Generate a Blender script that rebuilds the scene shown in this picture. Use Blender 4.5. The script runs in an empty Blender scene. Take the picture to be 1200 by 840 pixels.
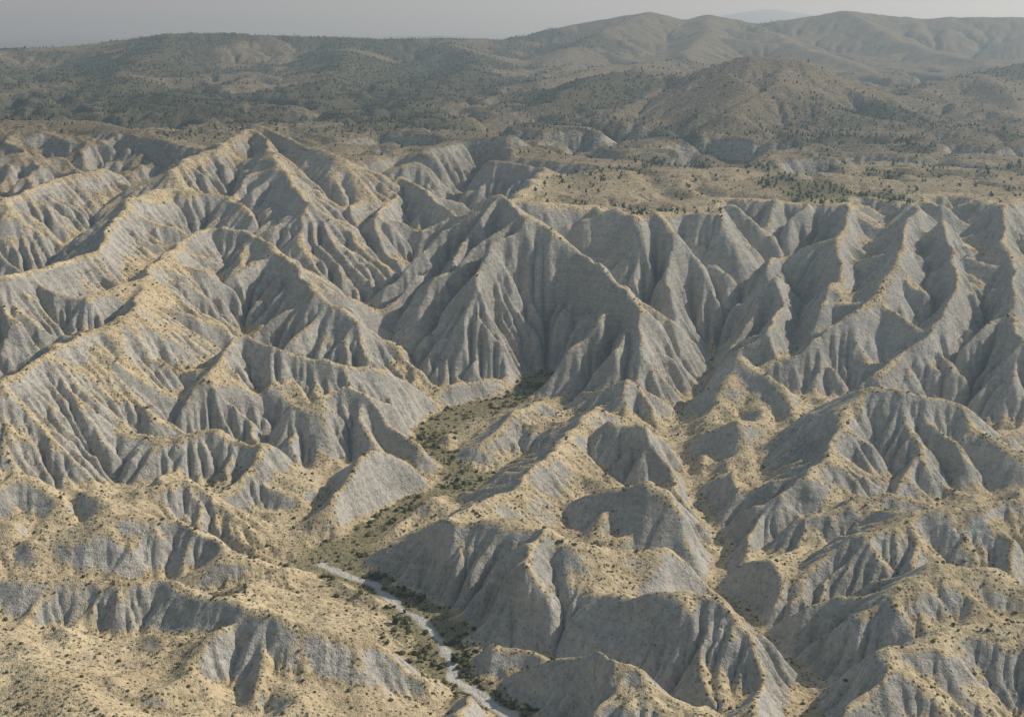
import bpy, math, time
import numpy as np
T0=time.time()
rng=np.random.default_rng(7)
F=np.float32

# ------------------------------------------------------------------ noise
def _table(seed):
    r=np.random.default_rng(seed); a=r.random((256,256))*2*np.pi
    return np.cos(a).astype(F),np.sin(a).astype(F)
def perlin(x,y,seed):
    gx,gy=_table(seed)
    xi=np.floor(x).astype(np.int32); yi=np.floor(y).astype(np.int32)
    fx=(x-xi).astype(F); fy=(y-yi).astype(F)
    u=fx*fx*fx*(fx*(fx*6-15)+10); v=fy*fy*fy*(fy*(fy*6-15)+10)
    def g(ix,iy,dx,dy):
        a=ix&255;b=iy&255
        return gx[a,b]*dx+gy[a,b]*dy
    n00=g(xi,yi,fx,fy);n10=g(xi+1,yi,fx-1,fy);n01=g(xi,yi+1,fx,fy-1);n11=g(xi+1,yi+1,fx-1,fy-1)
    return 1.4*((n00*(1-u)+n10*u)*(1-v)+(n01*(1-u)+n11*u)*v)
def fbm(x,y,scale,octv,seed,gain=0.5):
    s=0;a=1;t=0
    for o in range(octv):
        s=s+a*perlin(x/scale+17.3*o,y/scale-9.1*o,seed+o);t+=a;a*=gain;scale*=0.5
    return s/t
def ridged(x,y,scale,octv,seed):
    s=0;a=1;t=0
    for o in range(octv):
        s=s+a*(1-2*np.abs(perlin(x/scale+7.7*o,y/scale+3.3*o,seed+o)));t+=a;a*=0.5;scale*=0.5
    return s/t
def sstep(a,b,x):
    t=np.clip((x-a)/(b-a),0,1); return t*t*(3-2*t)

# ------------------------------------------------------------------ map of ridges and valleys (metres: east, north, crest height)
def P(xy,z):
    return [(a[0],a[1],b) for a,b in zip(xy,z)]
RIDGES=[
 (P([(-330,705),(-277,711),(-230,709),(-193,709),(-157,690),(-126,666),(-95,660),(-73,653),(-51,649)],[36,36,38,38,37,36,32,26,12]),.72,4),
 (P([(-300,670),(-261,665),(-223,616),(-189,582)],[34,30,30,26]),.5,8),
 (P([(-287,796),(-269,806),(-236,818),(-201,816),(-171,785),(-133,778)],[26,32,36,34,26,18]),.75,4),
 (P([(-420,960),(-361,955),(-302,958),(-243,939),(-202,939),(-176,929),(-151,915)],[60,58,54,50,52,44,30]),.65,4),
 (P([(-121,876),(-106,897),(-93,922),(-70,911),(-49,894)],[22,36,46,36,22]),.75,4),
 (P([(-165,1010),(-147,1017),(-126,1035),(-96,1022),(-72,995)],[52,58,62,52,30]),.8,3),
 (P([(-350,1135),(-318,1202),(-327,1373),(-310,1432),(-268,1417),(-210,1317),(-177,1244),(-134,1204),(-110,1216)],[112,118,122,128,124,110,95,76,58]),.66,3),
 (P([(-327,1269),(-302,1085),(-335,995),(-353,939)],[118,108,98,90]),.65,4),
 (P([(-335,1038),(-297,1011),(-264,977)],[98,78,58]),.65,4),
 (P([(-268,1417),(-262,1330),(-250,1250)],[124,100,70]),.7,3),
 (P([(-97,1103),(-135,1079),(-180,1072),(-216,1089),(-230,1022),(-249,985)],[55,68,80,90,72,46]),.7,3),
 (P([(-500,1110),(-416,1126),(-394,1189),(-370,1231),(-397,1452),(-378,1539),(-318,1543),(-270,1476),(-225,1415)],[128,128,130,132,150,156,150,138,120]),.66,4),
 (P([(-600,1430),(-530,1452),(-511,1563),(-480,1654)],[150,150,160,165]),.6,5),
 (P([(-383,1584),(-351,1664),(-325,1804),(-258,1712),(-198,1643)],[172,186,204,190,178]),.5,5),
 (P([(-325,1804),(-256,1571),(-213,1463)],[204,176,150]),.55,4),
 (P([(-207,1410),(-183,1507),(-159,1645),(-131,1664),(-85,1555),(-46,1508)],[112,134,152,154,142,120]),.75,3),
 (P([(-131,1664),(-145,1483),(-142,1357)],[154,128,85]),.75,3),
 (P([(-13,1404),(-33,1360),(-66,1356),(-96,1303),(-126,1271)],[165,144,115,90,64]),.85,1.5),
 (P([(-13,1404),(32,1304),(76,1245),(120,1250)],[165,146,122,92]),.85,1.5),
 (P([(66,1172),(103,1181),(134,1202),(153,1202),(159,1170)],[38,66,84,78,46]),.85,3),
 (P([(345,1437),(280,1248),(222,1170),(196,1166)],[151,110,72,58]),.75,3),
 (P([(400,1389),(344,1245),(302,1190),(258,1154),(213,1137)],[153,122,94,72,54]),.75,3),
 (P([(415,1336),(393,1215),(348,1143),(289,1099)],[146,112,78,56]),.75,3),
 (P([(489,1404),(441,1215),(414,1118)],[152,112,80]),.75,3),
 (P([(600,1380),(540,1200),(500,1100)],[150,112,80]),.7,3),
 (P([(154,1063),(190,1127),(219,1095),(220,1044)],[34,60,50,36]),.65,4),
 (P([(253,984),(281,972),(316,967),(335,939),(350,922),(420,930)],[72,72,64,52,46,60]),.66,4),
 (P([(253,984),(220,916),(186,861),(153,838)],[72,54,42,26]),.66,4),
 (P([(300,975),(271,909),(247,879)],[68,44,30]),.65,3),
 (P([(25,865),(55,858),(81,849),(106,830),(140,846),(160,848)],[22,40,46,44,40,28]),.75,4),
 (P([(65,1037),(33,945),(0,867),(-29,812),(-49,795)],[46,42,40,42,36]),.6,5),
 (P([(-49,795),(-20,797),(5,779),(39,749),(88,761),(111,759)],[36,42,42,40,34,18]),.7,6),
 (P([(20,765),(6,733),(-13,709),(-29,710)],[44,40,30,12]),.8,4),
 (P([(43,730),(63,694),(89,685),(114,673),(135,660),(152,663)],[26,34,40,38,32,16]),.66,5),
 (P([(-16,595),(8,613),(32,618),(56,604),(78,586)],[20,34,38,36,26]),.66,6),
 (P([(112,747),(122,753),(144,753),(169,792)],[14,26,28,22]),.65,4),
 (P([(162,747),(202,765),(242,786),(278,789),(306,799),(380,800)],[24,44,50,50,52,55]),.62,5),
 (P([(242,786),(225,740),(215,715)],[50,36,24]),.65,4),
 (P([(153,665),(194,680),(227,702),(254,701),(269,692),(340,690)],[18,42,50,48,42,44]),.64,5),
 (P([(111,600),(144,608),(183,620),(223,645),(254,648),(330,640)],[20,32,36,38,40,42]),.6,6),
 (P([(-121,1263),(-85,1248),(-38,1227),(11,1213)],[60,62,54,34]),.75,3),
 (P([(-91,1110),(-50,1144),(-7,1172)],[26,38,34]),.65,4),
 (P([(60,1120),(95,1100),(120,1095)],[36,48,34]),.65,4),
 (P([(70,985),(100,960),(112,935)],[46,48,30]),.6,4),
 (P([(140,1010),(165,1000),(190,1010)],[36,46,40]),.65,4),
 (P([(110,900),(130,905),(160,915)],[28,38,32]),.65,4),
 (P([(-20,1010),(5,1060),(20,1090)],[26,36,34]),.6,4),
 (P([(-250,870),(-215,880),(-180,865)],[36,40,26]),.65,4),
 (P([(-360,860),(-320,868),(-290,850)],[46,48,34]),.6,5),
 (P([(40,645),(80,650),(105,640)],[16,24,16]),.6,4),
 (P([(190,830),(230,838),(262,830)],[34,42,36]),.6,4),
 (P([(-150,660),(-160,640),(-150,600)],[34,26,12]),.7,3),
 (P([(-175,930),(-185,885),(-190,860)],[46,30,20]),.7,3),
]
RIDGES=[(p,s,r*(1.9 if p[0][1]<1000 else 1.1)) for p,s,r in RIDGES]
WASH=P([(10,520),(0,635),(-26,668),(-40,716),(-82,786),(-119,816),(-103,846),(-75,905),(-24,960),(-66,1039),(-55,1100),(0,1143),(30,1216)],[-4,-2,0,2,4,6,7,9,12,17,20,23,27])
VALLEYS=[(WASH,.24,10,1.25),
 (P([(83,624),(55,660),(20,690),(-37,705)],[4,6,4,2]),.3,3,1.2),
 (P([(120,560),(153,666),(120,773),(136,848),(125,985),(121,1062),(161,1165),(191,1279)],[2,6,8,12,20,24,32,44]),.35,3,1.2),
 (P([(30,1216),(-132,1324),(-137,1427),(-101,1641),(-64,1790),(-76,1900),(-30,1990)],[27,34,38,56,80,100,120]),.75,4,0),
 (P([(-119,816),(-151,874),(-137,979),(-164,1041),(-263,1015),(-339,1083)],[6,14,22,30,34,60]),.3,5,0),
 (P([(420,940),(342,897),(253,879),(199,863),(139,833)],[40,36,24,18,12]),.35,3,0),
 (P([(-119,816),(-200,760),(-300,750)],[6,10,14]),.3,5,0),
 (P([(170,1215),(110,1310),(50,1370)],[56,84,118]),.7,2,.85),
 (P([(235,1150),(270,1290),(265,1420)],[56,84,128]),.7,2,.95),
]
PLATEAU=[(-3000,2050),(-900,2000),(-610,1960),(-480,1850),(-400,1790),(-330,1830),(-250,1760),(-200,1700),(-130,1730),(-95,1790),(-100,1890),(-60,1985),(-10,1990),(-20,1880),(-30,1760),(25,1700),(15,1560),(-8,1470),(-13,1412),(34,1410),(80,1430),(120,1370),(165,1400),(205,1385),(240,1475),(285,1455),(330,1430),(352,1440),(378,1510),(410,1450),(435,1420),(450,1500),(480,1510),(495,1414),(560,1490),(700,1430),(1000,1350),(3500,1350),(6000,12000),(-6000,12000)]
MOUNTAINS=[
 (P([(0,4700),(227,4800),(454,4800),(595,4800),(652,4800),(794,4800),(1077,4800),(1304,4850),(1701,4800),(2400,4700),(3200,4700)],[285,330,368,342,360,330,373,353,353,345,330]),.30,40),
 (P([(-2600,4300),(-2000,4200),(-1488,4200),(-1240,4200),(-992,4200),(-744,4200),(-496,4200),(-298,4300),(0,4500)],[250,255,258,270,302,303,290,287,285]),.22,50),
 (P([(133,2300),(271,2550),(346,2520),(413,2500),(502,2500),(625,2500),(750,2350)],[176,225,262,280,272,222,162]),.42,14),
 (P([(413,2500),(370,2330),(328,2220)],[280,215,168]),.42,10),
 (P([(470,2500),(505,2340),(525,2220)],[272,212,168]),.42,10),
 (P([(600,2500),(640,2350),(650,2250)],[232,190,166]),.42,10),
 (P([(652,4800),(560,4300),(467,3900)],[360,290,235]),.34,20),
 (P([(1077,4800),(1216,4200),(1300,3700)],[373,262,215]),.34,20),
 (P([(794,4800),(850,4200),(900,3600)],[330,270,215]),.34,20),
 (P([(454,4800),(250,4300),(100,3900)],[368,290,235]),.32,20),
 (P([(0,3000),(195,3300),(413,3500)],[203,233,245]),.34,15),
 (P([(-60,2350),(60,2500),(150,2750),(300,2950)],[172,200,230,246]),.36,14),
 (P([(760,2750),(950,2900),(1200,3100),(1500,3300)],[205,236,262,280]),.34,18),
 (P([(950,2900),(900,2600),(880,2350)],[236,205,172]),.34,12),
 (P([(-1000,4200),(-900,3500),(-820,2900)],[300,245,205]),.28,25),
 (P([(-500,4200),(-420,3500),(-380,2900)],[288,240,205]),.28,25),
 (P([(-1500,4200),(-1300,3300),(-1100,2700)],[256,225,200]),.28,25),
 (P([(-200,4300),(-100,3600),(-150,2900)],[287,240,200]),.28,25),
 (P([(-700,2700),(-560,2500),(-420,2350)],[205,200,182]),.3,15),
 (P([(-850,2080),(-743,2065),(-610,2034),(-478,1895),(-384,1790)],[196,197,199,190,176]),.3,12),
]
# every crest sends buttress spurs down both flanks
def spurs(lines,spacing,lmin,lmax,desc,side,r,seed,both=True,skip=.15):
    rg=np.random.default_rng(seed);out=[]
    for pl in lines:
        acc=spacing*rg.random()
        for (x0,y0,z0),(x1,y1,z1) in zip(pl[:-1],pl[1:]):
            L=math.hypot(x1-x0,y1-y0)
            if L<1: continue
            tx,ty=(x1-x0)/L,(y1-y0)/L
            while acc<L:
                t=acc/L;x=x0+t*(x1-x0);y=y0+t*(y1-y0);z=z0+t*(z1-z0)
                for sg in ((-1,1) if both else (-1,)):
                    if rg.random()<skip: continue
                    l=lmin+(lmax-lmin)*rg.random();a=math.atan2(sg*tx,-sg*ty)+rg.normal()*.4
                    if not both: a=math.atan2(-tx,ty)+rg.normal()*.3
                    d=desc*(.7+.6*rg.random());a2=a+rg.normal()*.5
                    mx,my=x+math.cos(a)*l*.5,y+math.sin(a)*l*.5
                    ex,ey=mx+math.cos(a2)*l*.5,my+math.sin(a2)*l*.5
                    out.append(([(x,y,z-.6*r),(mx,my,z-.6*r-d*l*.42),(ex,ey,z-.6*r-d*l*1.05)],side,r))
                    if rg.random()<.5:   # forked spur
                        a3=a+(1 if rg.random()<.5 else -1)*(.6+.5*rg.random())
                        out.append(([(mx,my,z-.6*r-d*l*.44),(mx+math.cos(a3)*l*.5,my+math.sin(a3)*l*.5,z-.6*r-d*l*1.1)],side,r))
                acc+=spacing*(.4+1.2*rg.random())
            acc-=L
    return out
SPURS=spurs([q[0] for q in RIDGES if q[0][0][1]<1080],38,28,75,.42,.88,3.5,5,skip=.27)+spurs([q[0] for q in RIDGES if q[0][0][1]>=1080],52,50,130,.45,.92,2.5,6,skip=.15)
edge=[(a,b_,152) for a,b_ in PLATEAU[1:36]]
SPURS+=spurs([edge],60,50,130,.60,.95,2.5,8,both=False)
MSPURS=spurs([q[0] for q in MOUNTAINS],230,200,480,.17,.38,9,9)

def seg_dist(X,Y,pl):
    bd=np.full(X.shape,1e9,F); bz=np.zeros(X.shape,F)
    for (x0,y0,z0),(x1,y1,z1) in zip(pl[:-1],pl[1:]):
        dx=x1-x0;dy=y1-y0;L=dx*dx+dy*dy+1e-6
        t=np.clip(((X-x0)*dx+(Y-y0)*dy)/L,0,1)
        d=np.hypot(X-x0-t*dx,Y-y0-t*dy)
        k=d<bd
        bd=np.where(k,d,bd);bz=np.where(k,z0+t*(z1-z0),bz)
    return bd,bz
def inside(X,Y,poly):
    c=np.zeros(X.shape,bool)
    n=len(poly)
    for i in range(n):
        x0,y0=poly[i];x1,y1=poly[(i+1)%n]
        if y0==y1: continue
        k=((y0>Y)!=(y1>Y))&(X<(x1-x0)*(Y-y0)/(y1-y0)+x0)
        c^=k
    return c

# ------------------------------------------------------------------ grid (rows get wider apart with distance: level of detail)
Y0=470.;Y1=5900.;U=0.52
def grid(du):
    nu=int(2*U/du)+1
    nr=int(math.log(Y1/Y0)/du)+1
    u=np.linspace(-U,U,nu); y=Y0*np.exp(np.linspace(0,math.log(Y1/Y0),nr))
    Yg=np.repeat(y[:,None],nu,1).astype(F); Xg=(u[None,:]*y[:,None]).astype(F)
    return Xg,Yg
X,Y=grid(0.0025)
def stamp(H,WX,WY,items,rad):
    for pl,s,r in items:
        ys=[q[1] for q in pl]
        a=np.searchsorted(Y[:,0],min(ys)-rad);b_=np.searchsorted(Y[:,0],max(ys)+rad)
        if b_<=a: continue
        xs=[q[0] for q in pl]
        c0=int(np.clip(((min(xs)-rad)/Y[a if min(xs)-rad<0 else b_-1,0]+U)/(2*U)*(X.shape[1]-1)-4,0,X.shape[1]-1))
        c1=int(np.clip(((max(xs)+rad)/Y[a if max(xs)+rad>0 else b_-1,0]+U)/(2*U)*(X.shape[1]-1)+4,0,X.shape[1]))
        if c1<=c0: continue
        d,z=seg_dist(WX[a:b_,c0:c1],WY[a:b_,c0:c1],pl)
        t=z-s*(np.sqrt(d*d+r*r)-r)
        H[a:b_,c0:c1]=np.maximum(H[a:b_,c0:c1],t)

wx=X+10*fbm(X,Y,90,3,11)+5*fbm(X,Y,28,2,21); wy=Y+10*fbm(X,Y,90,3,31)+5*fbm(X,Y,28,2,41)
zf=np.interp(Y,[450,600,800,1000,1200,1400,1600,1800,2000],[-4,0,7,15,27,52,80,120,160]).astype(F)
zf=zf+0.05*np.maximum(0,-X-100)
base=zf+18*(ridged(wx,wy,80,3,51))+5
ridge_h=np.full(X.shape,-1e3,F)
for pl,s,r in RIDGES:
    d,z=seg_dist(wx,wy,pl)
    ridge_h=np.maximum(ridge_h,z-s*(np.sqrt(d*d+r*r)-r))
stamp(ridge_h,wx,wy,SPURS,130)
ridge_h=ridge_h+4.5*ridged(wx,wy,42,3,57)*sstep(-.4,.3,fbm(X,Y,150,2,59))
hardw=np.ones(X.shape,F)
vn=12*fbm(X,Y,45,3,58)
for v,s,fw_,cl in VALLEYS:
    d,z=seg_dist(wx,wy,v)
    d=np.maximum(d+vn*sstep(3,30,d),0)
    base=np.minimum(base,z+s*np.maximum(d-fw_,0))
    if cl: ridge_h=np.minimum(ridge_h,z+cl*np.maximum(d-fw_,0))
    if fw_>4: hardw*=1-.85*sstep(fw_+6,fw_,d)
k=3.0
h=np.maximum(base,ridge_h)+k*np.exp(-np.abs(base-ridge_h)/k)*0.35
pwx=wx+16*fbm(X,Y,110,2,64);pwy=wy+16*fbm(X,Y,110,2,65)
pin=inside(pwx,pwy,PLATEAU)
pd,_=seg_dist(pwx,pwy,[(a,b,0) for a,b in PLATEAU]+[(PLATEAU[0][0],PLATEAU[0][1],0)])
# ravines cut back into the plateau
rav=np.abs(fbm(X+25*fbm(X,Y,120,2,77),Y,330,3,67))
rav2=np.abs(fbm(X+12*fbm(X,Y,60,2,78),Y,150,3,69))
zp=150+0.025*(Y-1300)+7*fbm(X,Y,160,3,61)+12*sstep(1650,2300,Y)*ridged(wx,wy,200,3,66)-34*sstep(1600,1900,Y)*(1-sstep(0,.13,rav))-7*sstep(10,50,pd)*(1-sstep(0,.12,rav2))-8*np.exp(-((X-150)/90)**2-((Y-1400)/90)**2)-9*np.exp(-((X-360)/170)**2-((Y-1490)/110)**2)
plat=np.where(pin,zp+0.3*np.minimum(pd,5),zp-0.95*pd)
h=np.where(pin,np.maximum(plat,ridge_h),np.maximum(h,plat))
base2=zp+14*fbm(X,Y,500,3,71)*sstep(2000,2700,Y)
mh=base2
wx2=X+60*fbm(X,Y,500,3,81);wy2=Y+60*fbm(X,Y,500,3,91)
wx3=X+14*fbm(X,Y,120,3,81);wy3=Y+14*fbm(X,Y,120,3,91)
for pl,s,r in MOUNTAINS:
    big=pl[0][1]>2760
    d,z=seg_dist(wx2 if big else wx3,wy2 if big else wy3,pl)
    t=z-s*(np.sqrt(d*d+r*r)-r)
    mh=np.maximum(mh,t)+5*np.exp(-np.abs(mh-t)/5)*0.3
stamp(mh,wx2,wy2,MSPURS,900)
mh=mh+9*ridged(wx2,wy2,130,3,95)*sstep(2300,2800,Y)
h=np.where(pin,np.maximum(h,mh),h)
h=h-sstep(5000,5900,Y)*np.maximum(h-150,0)
hv=np.clip(1+1.9*fbm(X,Y,120,3,63),.25,1.9)*(1-.5*np.exp(-((X+230)/90)**2-((Y-620)/70)**2))
hard=np.where(pin&(pd>12),0.45,1.0).astype(F)*hardw*hv
hard=np.where(Y>2300,0.55,hard).astype(F)
h=(h+1.6*fbm(X,Y,26,3,101)*(.3+.7*hardw)+.35*rng.standard_normal(h.shape)).astype(F)
t1=time.time()

# ------------------------------------------------------------------ stream-power erosion
OFF=[(-1,0),(1,0),(0,-1),(0,1),(-1,-1),(-1,1),(1,-1),(1,1)]
def erode(h,X,Y,iters,K,m,kappa,hard,jit=.25):
    nr,nc=h.shape;N=nr*nc
    idx=np.arange(N).reshape(nr,nc)
    C=(slice(1,-1),slice(1,-1))
    def sh(a,o): return a[1+o[0]:nr-1+o[0],1+o[1]:nc-1+o[1]]
    inv=[(1/np.hypot(sh(X,o)-X[C],sh(Y,o)-Y[C])).astype(F) for o in OFF]
    dx=(X[:,1]-X[:,0])[:,None].astype(F)
    area=(np.repeat(dx*dx,nc,1)).astype(F)
    kd=np.clip(kappa/(dx[1:-1]**2),0,.2)
    Hc=hard[C]
    for it in range(iters):
        best=np.zeros((nr-2,nc-2),F);rcv=idx[C].copy();bi=np.ones((nr-2,nc-2),F)
        hc=h[C];mn=np.full(hc.shape,1e9,F)
        for k,o in enumerate(OFF):
            hn=sh(h,o)
            s=(hc-hn)*inv[k]
            sj=s*(1+jit*rng.random(s.shape,dtype=F))
            g=sj>best
            best[g]=sj[g];rcv[g]=sh(idx,o)[g];bi[g]=inv[k][g]
            mn=np.minimum(mn,hn)
        full=idx.copy();full[C]=rcv
        r=full.ravel();acc=area.ravel().astype(np.float64).copy()
        me=np.arange(N)
        jump=np.where(r==me,-1,r)
        for _ in range(11):
            ok=np.flatnonzero(jump>=0)
            if ok.size==0:break
            add=np.bincount(jump[ok],weights=acc[ok],minlength=N)
            nj=np.full(N,-1,np.int64);nj[ok]=jump[jump[ok]]
            acc=acc+add;jump=nj
        A=acc.reshape(nr,nc)[C].astype(F)
        c=K*Hc*A**m*bi
        hr=h.ravel()[rcv.ravel()].reshape(rcv.shape)
        pit=rcv==idx[C]
        new=(hc+c*hr)/(1+c)
        new=np.where(pit,hc+np.clip(mn-hc+.02,0,1.2),new)
        lap=(h[:-2,1:-1]+h[2:,1:-1]+h[1:-1,:-2]+h[1:-1,2:]-4*hc)
        h=h.copy();h[C]=new+kd*lap
    return h,acc.reshape(nr,nc).astype(F)
def blur(a,n):
    for _ in range(n):
        a=a.copy()
        a[1:-1]=(a[:-2]+2*a[1:-1]+a[2:])/4
        a[:,1:-1]=(a[:,:-2]+2*a[:,1:-1]+a[:,2:])/4
    return a
h,A=erode(h,X,Y,38,.018,.51,.11,hard)
# entrench the gullies
loc=sstep(1.,.5,pin*sstep(5,25,pd))*hardw
h=(h+.58*np.clip(h-blur(h,40),-11,7)*loc).astype(F)
h,A=erode(h,X,Y,5,.017,.51,.10,hard)
t2=time.time()
Xf,Yf=grid(0.0014)
def up(a,shape):
    r=np.linspace(0,a.shape[0]-1,shape[0]);c=np.linspace(0,a.shape[1]-1,shape[1])
    r0=np.minimum(r.astype(int),a.shape[0]-2);c0=np.minimum(c.astype(int),a.shape[1]-2)
    fr=(r-r0)[:,None].astype(F);fc=(c-c0)[None,:].astype(F)
    a0=a[r0];a1=a[r0+1];t=a0*(1-fr)+a1*fr
    return t[:,c0]*(1-fc)+t[:,c0+1]*fc
hf=up(h,Xf.shape).astype(F);hardf=up(hard,Xf.shape).astype(F);pinf=up(pin.astype(F),Xf.shape);pdf=up(pd,Xf.shape)
hf=hf+(0.5*fbm(Xf,Yf,8,2,201)+.10*rng.standard_normal(hf.shape).astype(F))*(.3+.7*np.minimum(hardf,1))
hf,A=erode(hf.astype(F),Xf,Yf,8,.020,.47,.025,hardf,.15)
dh=np.clip(hf-blur(hf,9),-4,4)
hf=hf+.55*dh*sstep(1.,.5,pinf*sstep(5,15,pdf))*np.clip(hardf,0,1.3)
# agricultural terraces on the plateau and foothills
tm=(pinf*sstep(10,60,pdf)*sstep(-.2,.25,fbm(Xf,Yf,300,2,301))*(Yf<3600)).astype(F)
stp=3.0+ (Yf>2400)*3.0
q=hf/stp+.6*fbm(Xf,Yf,120,2,311);fq=q-np.floor(q);tq=np.floor(q)+sstep(.62,1.0,fq)
hf=hf+tm*.8*(tq-q)*stp
t3=time.time()

# ------------------------------------------------------------------ masks
def grad(h,X,Y):
    gx=np.zeros_like(h);gx[:,1:-1]=(h[:,2:]-h[:,:-2])/(X[:,2:]-X[:,:-2])
    gx[:,0]=gx[:,1];gx[:,-1]=gx[:,-2]
    gr=np.zeros_like(h);gr[1:-1]=(h[2:]-h[:-2])/(Y[2:]-Y[:-2]);gr[0]=gr[1];gr[-1]=gr[-2]
    return gx,gr-gx*X/Y
gx,gy=grad(hf,Xf,Yf)
slope=np.hypot(gx,gy)
hb=blur(hf,14);bx,by=grad(hb,Xf,Yf);bslope=np.hypot(bx,by)
conv=blur(hf,2)-hb
nz=fbm(Xf,Yf,60,3,401)
nz2=fbm(Xf,Yf,260,2,405)
# dry grass holds on gentle and sun-facing ground, bare silt on the steep cold flanks
tan=1-sstep(.48,.86,bslope*.65+slope*.35+.32*nz+.25*nz2+.22*np.clip(bx,-.8,.8))
tan=np.clip(tan+.6*sstep(.15,1.3,conv)*(1-sstep(.75,1.2,slope)),0,1)
tan=np.maximum(tan,sstep(1550,1800,Yf)*(1-sstep(.45,.8,slope)))
tan=np.maximum(tan,sstep(2300,2700,Yf))
wd,_=seg_dist(Xf+7*fbm(Xf,Yf,40,2,55),Yf+7*fbm(Xf,Yf,40,2,56),WASH)
lowA=sstep(8.8,11.5,np.log(A+1))*(1-sstep(.35,.6,slope))
green=np.clip(np.maximum((1-sstep(12,30,wd+14*fbm(Xf,Yf,30,2,66)))*(slope<.35),lowA*.7*(Yf<1600)),0,1)
bed=(1-sstep(1.5,4.2,wd+3.5*fbm(Xf,Yf,18,3,58)))*(Yf<820)*.9
w2=fbm(Xf,Yf,380,4,621,.6)
woods=sstep(1950,2350,Yf)*sstep(-.18,.22,w2+.20*sstep(250,-300,Xf)-.00035*np.maximum(Xf,0)*sstep(2900,3300,Yf)-.06*(Xf>200)-.35*np.exp(-((Xf-450)/230)**2-((Yf-2480)/200)**2)*sstep(185,205,hf))
cl2=sstep(-.05,.3,fbm(Xf,Yf,150,3,611))
pk=pinf*sstep(8,30,pdf)*cl2*sstep(0,250,Xf)*(1-sstep(2000,2500,Yf))
cover=np.maximum(woods,pk)
far=np.maximum(sstep(1450,2000,Yf)*.95,pinf*sstep(15,60,pdf)*.5)
green=np.where(Yf>1500,np.maximum(cover,.3*sstep(1700,2000,Yf)),green)

def make_mesh(name,co,faces,mat,smooth=True):
    me=bpy.data.meshes.new(name)
    nv=len(co);nf,k=faces.shape
    me.vertices.add(nv);me.vertices.foreach_set('co',co.astype(F).ravel())
    me.loops.add(nf*k);me.loops.foreach_set('vertex_index',faces.astype(np.int32).ravel())
    me.polygons.add(nf);me.polygons.foreach_set('loop_start',np.arange(0,nf*k,k,dtype=np.int32))
    me.polygons.foreach_set('loop_total',np.full(nf,k,np.int32))
    me.polygons.foreach_set('use_smooth',np.full(nf,smooth,bool))
    me.update(calc_edges=True)
    me.materials.append(mat)
    ob=bpy.data.objects.new(name,me);bpy.context.collection.objects.link(ob)
    return ob
def gridfaces(nr,nc):
    i=np.arange(nr*nc).reshape(nr,nc)
    return np.stack([i[:-1,:-1],i[:-1,1:],i[1:,1:],i[1:,:-1]],-1).reshape(-1,4)

# ------------------------------------------------------------------ materials
def new_mat(name):
    m=bpy.data.materials.new(name);m.use_nodes=True
    nt=m.node_tree;nt.nodes.clear()
    return m,nt
class NB:
    def __init__(s,nt): s.nt=nt
    def n(s,t,**kw):
        x=s.nt.nodes.new(t)
        for k,v in kw.items(): setattr(x,k,v)
        return x
    def l(s,a,b): s.nt.links.new(a,b)
    def noise(s,vec,scale,detail=4,rough=.55):
        x=s.n('ShaderNodeTexNoise');x.inputs['Scale'].default_value=scale;x.inputs['Detail'].default_value=detail;x.inputs['Roughness'].default_value=rough
        s.l(vec,x.inputs['Vector']);return x.outputs['Fac']
    def ramp(s,fac,a,b,lo=0.,hi=1.):
        x=s.n('ShaderNodeMapRange');x.inputs[1].default_value=a;x.inputs[2].default_value=b;x.inputs[3].default_value=lo;x.inputs[4].default_value=hi
        s.l(fac,x.inputs[0]);return x.outputs[0]
    def mix(s,fac,a,b,bt='MIX'):
        x=s.n('ShaderNodeMix',data_type='RGBA',blend_type=bt)
        if isinstance(fac,(int,float)): x.inputs[0].default_value=fac
        else: s.l(fac,x.inputs[0])
        for i,c in ((6,a),(7,b)):
            if isinstance(c,tuple): x.inputs[i].default_value=(*c,1)
            else: s.l(c,x.inputs[i])
        return x.outputs[2]
    def math(s,op,a,b=None):
        x=s.n('ShaderNodeMath',operation=op)
        for i,c in ((0,a),(1,b)):
            if c is None: continue
            if isinstance(c,(int,float)): x.inputs[i].default_value=c
            else: s.l(c,x.inputs[i])
        return x.outputs[0]
mt,nt=new_mat('badlands_silt');b=NB(nt)
tc=b.n('ShaderNodeTexCoord').outputs['Object']
at=b.n('ShaderNodeAttribute',attribute_name='mask');sp=b.n('ShaderNodeSeparateColor');b.l(at.outputs['Color'],sp.inputs[0])
tanA,greenA,farA,bedA=sp.outputs[0],sp.outputs[1],sp.outputs[2],at.outputs['Alpha']
n1=b.noise(tc,.02,3);n2=b.noise(tc,.25,4,.65);n3=b.noise(tc,1.2,1,.7)
grey=b.mix(b.ramp(n1,.3,.7),(.36,.34,.295),(.56,.53,.465))
grey=b.mix(b.ramp(n2,.35,.7,0,.65),grey,(.21,.19,.158))
mp=b.n('ShaderNodeMapping');mp.inputs['Scale'].default_value=(.01,.01,.45);b.l(tc,mp.inputs[0])
st=b.noise(mp.outputs[0],1.,2,.6)
grey=b.mix(b.ramp(st,.45,.65,0,.3),grey,(.58,.52,.41))
tanc=b.mix(b.ramp(n1,.3,.7),(.66,.535,.335),(.50,.395,.24))
tanc=b.mix(b.ramp(n2,.45,.75,0,.85),tanc,(.20,.158,.10))
f=b.math('ADD',tanA,b.ramp(n2,.3,.7,-.35,.35))
silt=b.mix(b.ramp(f,.25,.75),grey,tanc)
grn=b.mix(b.ramp(n2,.4,.6),(.10,.105,.05),(.24,.215,.11))
col=b.mix(b.math('MULTIPLY',greenA,b.ramp(n3,.3,.6,.3,.95)),silt,grn)
fbare=b.mix(b.ramp(n2,.35,.65),(.40,.31,.205),(.13,.105,.07))
fbare=b.mix(b.ramp(n1,.4,.7,0,.6),fbare,(.18,.145,.097))
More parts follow.
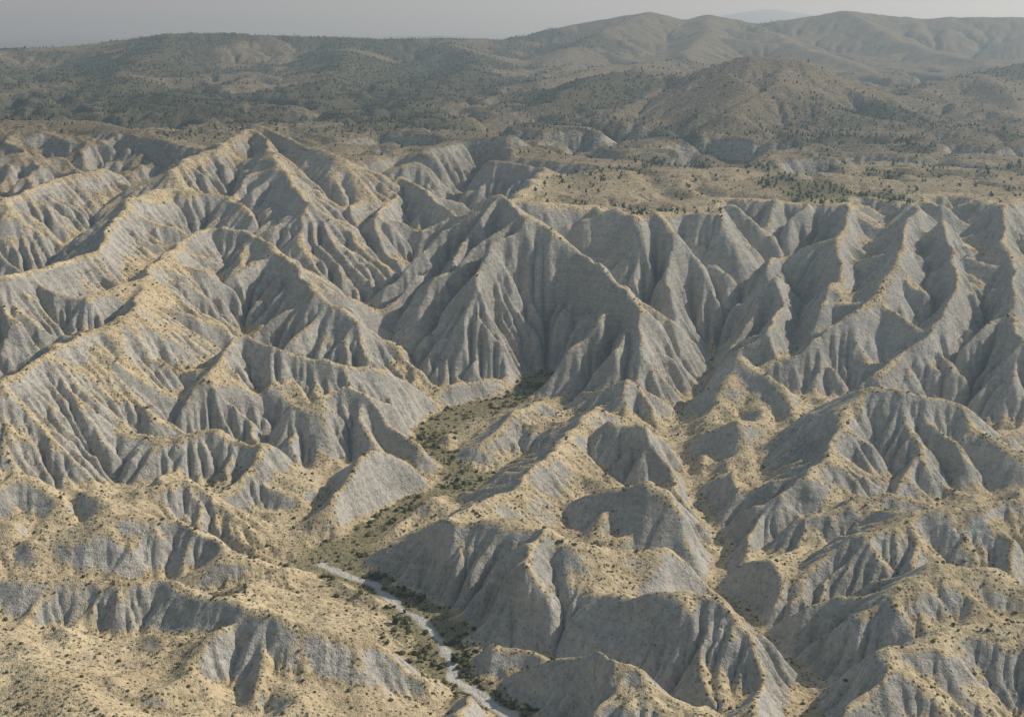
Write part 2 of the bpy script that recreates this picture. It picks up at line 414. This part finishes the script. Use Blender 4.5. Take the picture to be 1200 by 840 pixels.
fbare=b.mix(b.ramp(tanA,.7,.2,0,.8),fbare,grey)
fwood=b.mix(b.ramp(n2,.35,.6),(.15,.13,.08),(.04,.05,.03))
wf=b.math('ADD',greenA,b.ramp(n2,.3,.7,-.3,.3))
fc=b.mix(b.ramp(wf,.25,.75,.1,.85),fbare,fwood)
col=b.mix(farA,col,fc)
vo=b.n('ShaderNodeTexVoronoi');vo.inputs['Scale'].default_value=.42;b.l(tc,vo.inputs['Vector'])
sps=b.n('ShaderNodeSeparateColor');b.l(vo.outputs['Color'],sps.inputs[0])
dot=b.math('MULTIPLY',b.ramp(vo.outputs['Distance'],.42,.25),b.ramp(sps.outputs[0],.38,.45))
dot=b.math('MULTIPLY',dot,b.ramp(tanA,.0,.6,.3,.9))
col=b.mix(dot,col,(.08,.072,.045))
col=b.mix(bedA,col,(.56,.525,.46))
bs=b.n('ShaderNodeBsdfDiffuse');b.l(col,bs.inputs['Color']);bs.inputs['Roughness'].default_value=.4
bu=b.n('ShaderNodeBump');bu.inputs['Strength'].default_value=1.;bu.inputs['Distance'].default_value=1.0
hh=b.math('ADD',b.math('MULTIPLY',n2,2.2),b.math('MULTIPLY',n3,.6));b.l(hh,bu.inputs['Height']);b.l(bu.outputs[0],bs.inputs['Normal'])
o=b.n('ShaderNodeOutputMaterial');b.l(bs.outputs[0],o.inputs[0])

def foliage_mat(name,c1,c2,c3):
    m,nt=new_mat(name);b=NB(nt)
    tc=b.n('ShaderNodeTexCoord').outputs['Object']
    a=b.noise(tc,.35,1);c=b.noise(tc,.03,1)
    col=b.mix(b.ramp(a,.35,.65),c1,c2);col=b.mix(b.ramp(c,.4,.65,0,.7),col,c3)
    bs=b.n('ShaderNodeBsdfDiffuse');b.l(col,bs.inputs['Color']);o=b.n('ShaderNodeOutputMaterial');b.l(bs.outputs[0],o.inputs[0])
    return m
m_shrub=foliage_mat('scrub_foliage',(.07,.065,.038),(.125,.11,.06),(.07,.08,.038))
m_pine=foliage_mat('pine_foliage',(.035,.05,.028),(.06,.075,.04),(.05,.06,.035))
m_track=foliage_mat('track_dust',(.50,.43,.32),(.42,.36,.27),(.46,.40,.30))

# ------------------------------------------------------------------ dirt tracks: cut a bench for each and lay the track on it
def hsample(x,y):
    r=np.clip(np.log(y/Y0)/math.log(Y1/Y0)*(hf.shape[0]-1),0,hf.shape[0]-2.001);c=np.clip((x/y+U)/(2*U)*(hf.shape[1]-1),0,hf.shape[1]-2.001)
    r0=r.astype(int);c0=c.astype(int);fr=r-r0;fc=c-c0
    return (hf[r0,c0]*(1-fr)+hf[r0+1,c0]*fr)*(1-fc)+(hf[r0,c0+1]*(1-fr)+hf[r0+1,c0+1]*fr)*fc
TRACKS=[([(-340,735),(-300,728),(-262,726),(-225,727),(-185,722),(-160,708)],1.5,9),
        ([(-300,2190),(-232,2240),(-150,2230),(-55,2260),(30,2235),(95,2215),(170,2180)],2.6,12),
        ([(-760,2120),(-660,2135),(-560,2170),(-470,2140),(-380,2200)],2.6,12)]
ribbons=[]
for pts,hw,bw in TRACKS:
    pts=np.array(pts,float);seg=np.hypot(*np.diff(pts,axis=0).T);s=np.concatenate([[0],np.cumsum(seg)])
    t=np.arange(0,s[-1],2.0)
    x=np.interp(t,s,pts[:,0]);y=np.interp(t,s,pts[:,1])
    for _ in range(60):
        x[1:-1]=(x[:-2]+2*x[1:-1]+x[2:])/4;y[1:-1]=(y[:-2]+2*y[1:-1]+y[2:])/4
    z=hsample(x,y)
    for _ in range(160): z[1:-1]=(z[:-2]+2*z[1:-1]+z[2:])/4
    pl=[(x[i],y[i],z[i]) for i in range(0,len(x),5)]+[(x[-1],y[-1],z[-1])]
    a=np.searchsorted(Yf[:,0],y.min()-40);b_=np.searchsorted(Yf[:,0],y.max()+40)
    d,zz=seg_dist(Xf[a:b_],Yf[a:b_],pl)
    w_=1-sstep(hw+1.0,bw,d)
    hf[a:b_]=hf[a:b_]*(1-w_)+zz*w_
    nx_=-np.gradient(y);ny_=np.gradient(x);l=np.hypot(nx_,ny_);nx_/=l;ny_/=l
    ribbons.append((x,y,z,nx_,ny_,hw))
V=[];Fc=[];off=0
for x,y,z,nx_,ny_,hw in ribbons:
    n=len(x)
    rows_=[np.stack([x+nx_*k,y+ny_*k,np.maximum(z,hsample(x+nx_*k,y+ny_*k))+.12],-1) for k in (-hw,0,hw)]
    V.append(np.stack(rows_,1).reshape(-1,3));Fc.append(gridfaces(n,3)+off);off+=3*n
make_mesh('dirt_track',np.concatenate(V),np.concatenate(Fc),m_track)

nr,nc=hf.shape
rows=np.concatenate([np.flatnonzero(Yf[:,0]<2000),np.flatnonzero(Yf[:,0]>=2000)[::2]])
if rows[-1]!=nr-1: rows=np.append(rows,nr-1)
terr=make_mesh('badlands_terrain',np.stack([Xf,Yf,hf],-1)[rows].reshape(-1,3),gridfaces(len(rows),nc),mt)
ca=terr.data.color_attributes.new('mask','FLOAT_COLOR','POINT')
ca.data.foreach_set('color',np.stack([tan,green,far,bed],-1)[rows].astype(F).ravel())

def farsheet():
    u=np.linspace(-1.2,1.2,300);y=np.exp(np.linspace(math.log(5850),math.log(60000),160))
    Yg=np.repeat(y[:,None],300,1);Xg=u[None]*y[:,None]
    z=125+25*fbm(Xg,Yg,3000,3,501)*sstep(6000,8000,Yg)-(Yg-5850)*.0008
    for pl,s in ((P([(-3000,16000),(-1500,16000),(-900,16000),(-300,16500)],[120,215,228,150]),.05),(P([(1800,20000),(3200,20000),(3500,20000),(4600,20000),(9000,21000)],[250,520,560,400,300]),.14)):
        d,zz=seg_dist(Xg+400*fbm(Xg,Yg,2500,3,9),Yg,pl);z=np.maximum(z,zz-s*d)
    o=make_mesh('distant_hills',np.stack([Xg,Yg,z],-1).reshape(-1,3),gridfaces(160,300),mt)
    c=o.data.color_attributes.new('mask','FLOAT_COLOR','POINT')
    c.data.foreach_set('color',np.tile(np.array([.9,.5,.9,0],F),160*300))
farsheet()

# ------------------------------------------------------------------ vegetation
def ico():
    t=(1+5**.5)/2
    v=np.array([(-1,t,0),(1,t,0),(-1,-t,0),(1,-t,0),(0,-1,t),(0,1,t),(0,-1,-t),(0,1,-t),(t,0,-1),(t,0,1),(-t,0,-1),(-t,0,1)],float)
    v/=np.linalg.norm(v[0])
    f=np.array([(0,11,5),(0,5,1),(0,1,7),(0,7,10),(0,10,11),(1,5,9),(5,11,4),(11,10,2),(10,7,6),(7,1,8),(3,9,4),(3,4,2),(3,2,6),(3,6,8),(3,8,9),(4,9,5),(2,4,11),(6,2,10),(8,6,7),(9,8,1)])
    return v,f
IV,IF=ico()
def shrub_t(r):
    v=IV*(1+.35*(r.random((12,1))-.5)*2);v[:,2]=v[:,2]*.75+.45
    return v,IF
def tree_t(r):
    vs=[];fs=[];n=0
    ang=np.arange(3)*np.pi/1.5
    for z,ra in ((-.3,.08),(1.1,.04)):
        vs.append(np.stack([np.cos(ang)*ra,np.sin(ang)*ra,np.full(3,z)],1))
    fs.append(np.array([(i,(i+1)%3,3+(i+1)%3) for i in range(3)]+[(i,3+(i+1)%3,3+i) for i in range(3)]));n=6
    for k in range(3):
        zc=.55+.42*k;ra=.62*(1-.2*k)*(.8+.4*r.random())
        c=np.array([(r.random()-.5)*.5,(r.random()-.5)*.5,zc])
        v=IV*ra*(1+.5*(r.random((12,1))-.5)*2)*np.array([1,1,.7])+c
        vs.append(v);fs.append(IF+n);n+=12
    return np.concatenate(vs),np.concatenate(fs)
def scatter(name,dens,rad_lo,rad_hi,tfun,mat,nmax,seed,pw=2.):
    r=np.random.default_rng(seed)
    cell=(Xf[:,1]-Xf[:,0])[:,None]**2
    p=np.clip(dens*cell,0,1);p=p.ravel()
    sel=np.flatnonzero(r.random(p.size)<p)
    tot=sel.size
    if sel.size>nmax: sel=r.choice(sel,nmax,replace=False)
    n=sel.size
    dx=np.repeat(np.sqrt(cell),Xf.shape[1],1).ravel()[sel]
    px=Xf.ravel()[sel]+(r.random(n)-.5)*dx*.8;py=Yf.ravel()[sel]+(r.random(n)-.5)*dx*.8;pz=hf.ravel()[sel]
    V=[];Fc=[];off=0
    grp=r.integers(0,6,n)
    for g in range(6):
        tv,tf=tfun(r);k=grp==g;m=int(k.sum())
        if m==0: continue
        a=r.random(m)*6.28;s=rad_lo+(rad_hi-rad_lo)*r.random(m)**pw
        sz=s*(.7+.5*r.random(m))
        ca_,sa=np.cos(a),np.sin(a)
        x=(tv[None,:,0]*ca_[:,None]-tv[None,:,1]*sa[:,None])*s[:,None]+px[k][:,None]
        y=(tv[None,:,0]*sa[:,None]+tv[None,:,1]*ca_[:,None])*s[:,None]+py[k][:,None]
        z=tv[None,:,2]*sz[:,None]+pz[k][:,None]
        V.append(np.stack([x,y,z],-1).reshape(-1,3))
        Fc.append((tf[None]+(np.arange(m)*len(tv))[:,None,None]+off).reshape(-1,3));off+=m*len(tv)
    make_mesh(name,np.concatenate(V),np.concatenate(Fc),mat,False)
    return tot
vis=(np.abs(Xf/Yf)<.43).astype(F)
for x,y,z,nx_,ny_,hw in ribbons:
    a=np.searchsorted(Yf[:,0],y.min()-10);b_=np.searchsorted(Yf[:,0],y.max()+10)
    d_,_=seg_dist(Xf[a:b_],Yf[a:b_],[(x[i],y[i],0) for i in range(0,len(x),5)])
    vis[a:b_]*=(d_>hw+1.5)
clump=sstep(-.1,.4,fbm(Xf,Yf,45,4,601,.7))
d=(.012+.05*tan)*(.12+clump)*(slope<.85)*np.where(Yf>1300,.35,1.)
d=d*(Yf<2300)*(bed<.2)*vis
ns=scatter('desert_shrubs',d,.25,1.3,shrub_t,m_shrub,85000,1,3.)
dg=.17*green*(Yf<1400)*(.12+clump)*(bed<.2)*vis*(slope<.45)
scatter('riverbank_shrubs',dg,.4,2.1,shrub_t,m_shrub,26000,3,2.3)
pd_=cover*.013*(Yf<5000)*np.where(Yf>2300,.5,1.)+.0012*pinf*(Yf<3500)+.004*green*(Yf<1300)*clump
nt_=scatter('pine_trees',pd_*vis*(slope<.7),1.2,3.6,tree_t,m_pine,30000,2,1.5)

# ------------------------------------------------------------------ air, sky, sun
AZ=math.radians(72);EL=math.radians(36)
w=bpy.data.worlds.new('World');bpy.context.scene.world=w;w.use_nodes=True
nt=w.node_tree;nt.nodes.clear()
sk=nt.nodes.new('ShaderNodeTexSky');sk.sky_type='NISHITA';sk.sun_disc=False;sk.sun_elevation=EL;sk.sun_rotation=AZ;sk.air_density=1.5;sk.dust_density=1.0;sk.altitude=500
bg=nt.nodes.new('ShaderNodeBackground');bg.inputs[1].default_value=.092;wo=nt.nodes.new('ShaderNodeOutputWorld')
nt.links.new(sk.outputs[0],bg.inputs[0]);nt.links.new(bg.outputs[0],wo.inputs[0])
sd=bpy.data.lights.new('sun','SUN');sd.energy=5.0;sd.angle=math.radians(.5);sd.color=(1,.96,.88)
so=bpy.data.objects.new('sun',sd);bpy.context.collection.objects.link(so)
from mathutils import Vector
dirv=Vector((math.sin(AZ)*math.cos(EL),math.cos(AZ)*math.cos(EL),math.sin(EL)))
so.rotation_euler=dirv.to_track_quat('Z','Y').to_euler();so.location=(0,1000,900)

mv,nt=new_mat('haze_air')
vs=nt.nodes.new('ShaderNodeVolumeScatter');vs.inputs['Color'].default_value=(.68,.86,1,1);vs.inputs['Density'].default_value=1.15e-4;vs.inputs['Anisotropy'].default_value=.5
o=nt.nodes.new('ShaderNodeOutputMaterial');nt.links.new(vs.outputs[0],o.inputs['Volume'])
L=65000
c=np.array([(x,y,z) for z in (-400,750) for x,y in ((-L,-2000),(L,-2000),(L,L),(-L,L))],float)
fb=np.array([(0,3,2,1),(4,5,6,7),(0,1,5,4),(1,2,6,5),(2,3,7,6),(3,0,4,7)])
make_mesh('haze',c,fb,mv,False)

# ------------------------------------------------------------------ camera
cam=bpy.data.cameras.new('camera');co=bpy.data.objects.new('camera',cam);bpy.context.collection.objects.link(co)
co.location=(0,0,330);co.rotation_euler=(math.radians(90-13.3),0,0)
cam.sensor_width=36;cam.lens=36*1648/1200;cam.clip_start=1;cam.clip_end=120000
sc=bpy.context.scene;sc.camera=co
sc.view_settings.view_transform='Standard';sc.view_settings.look='None';sc.view_settings.exposure=0
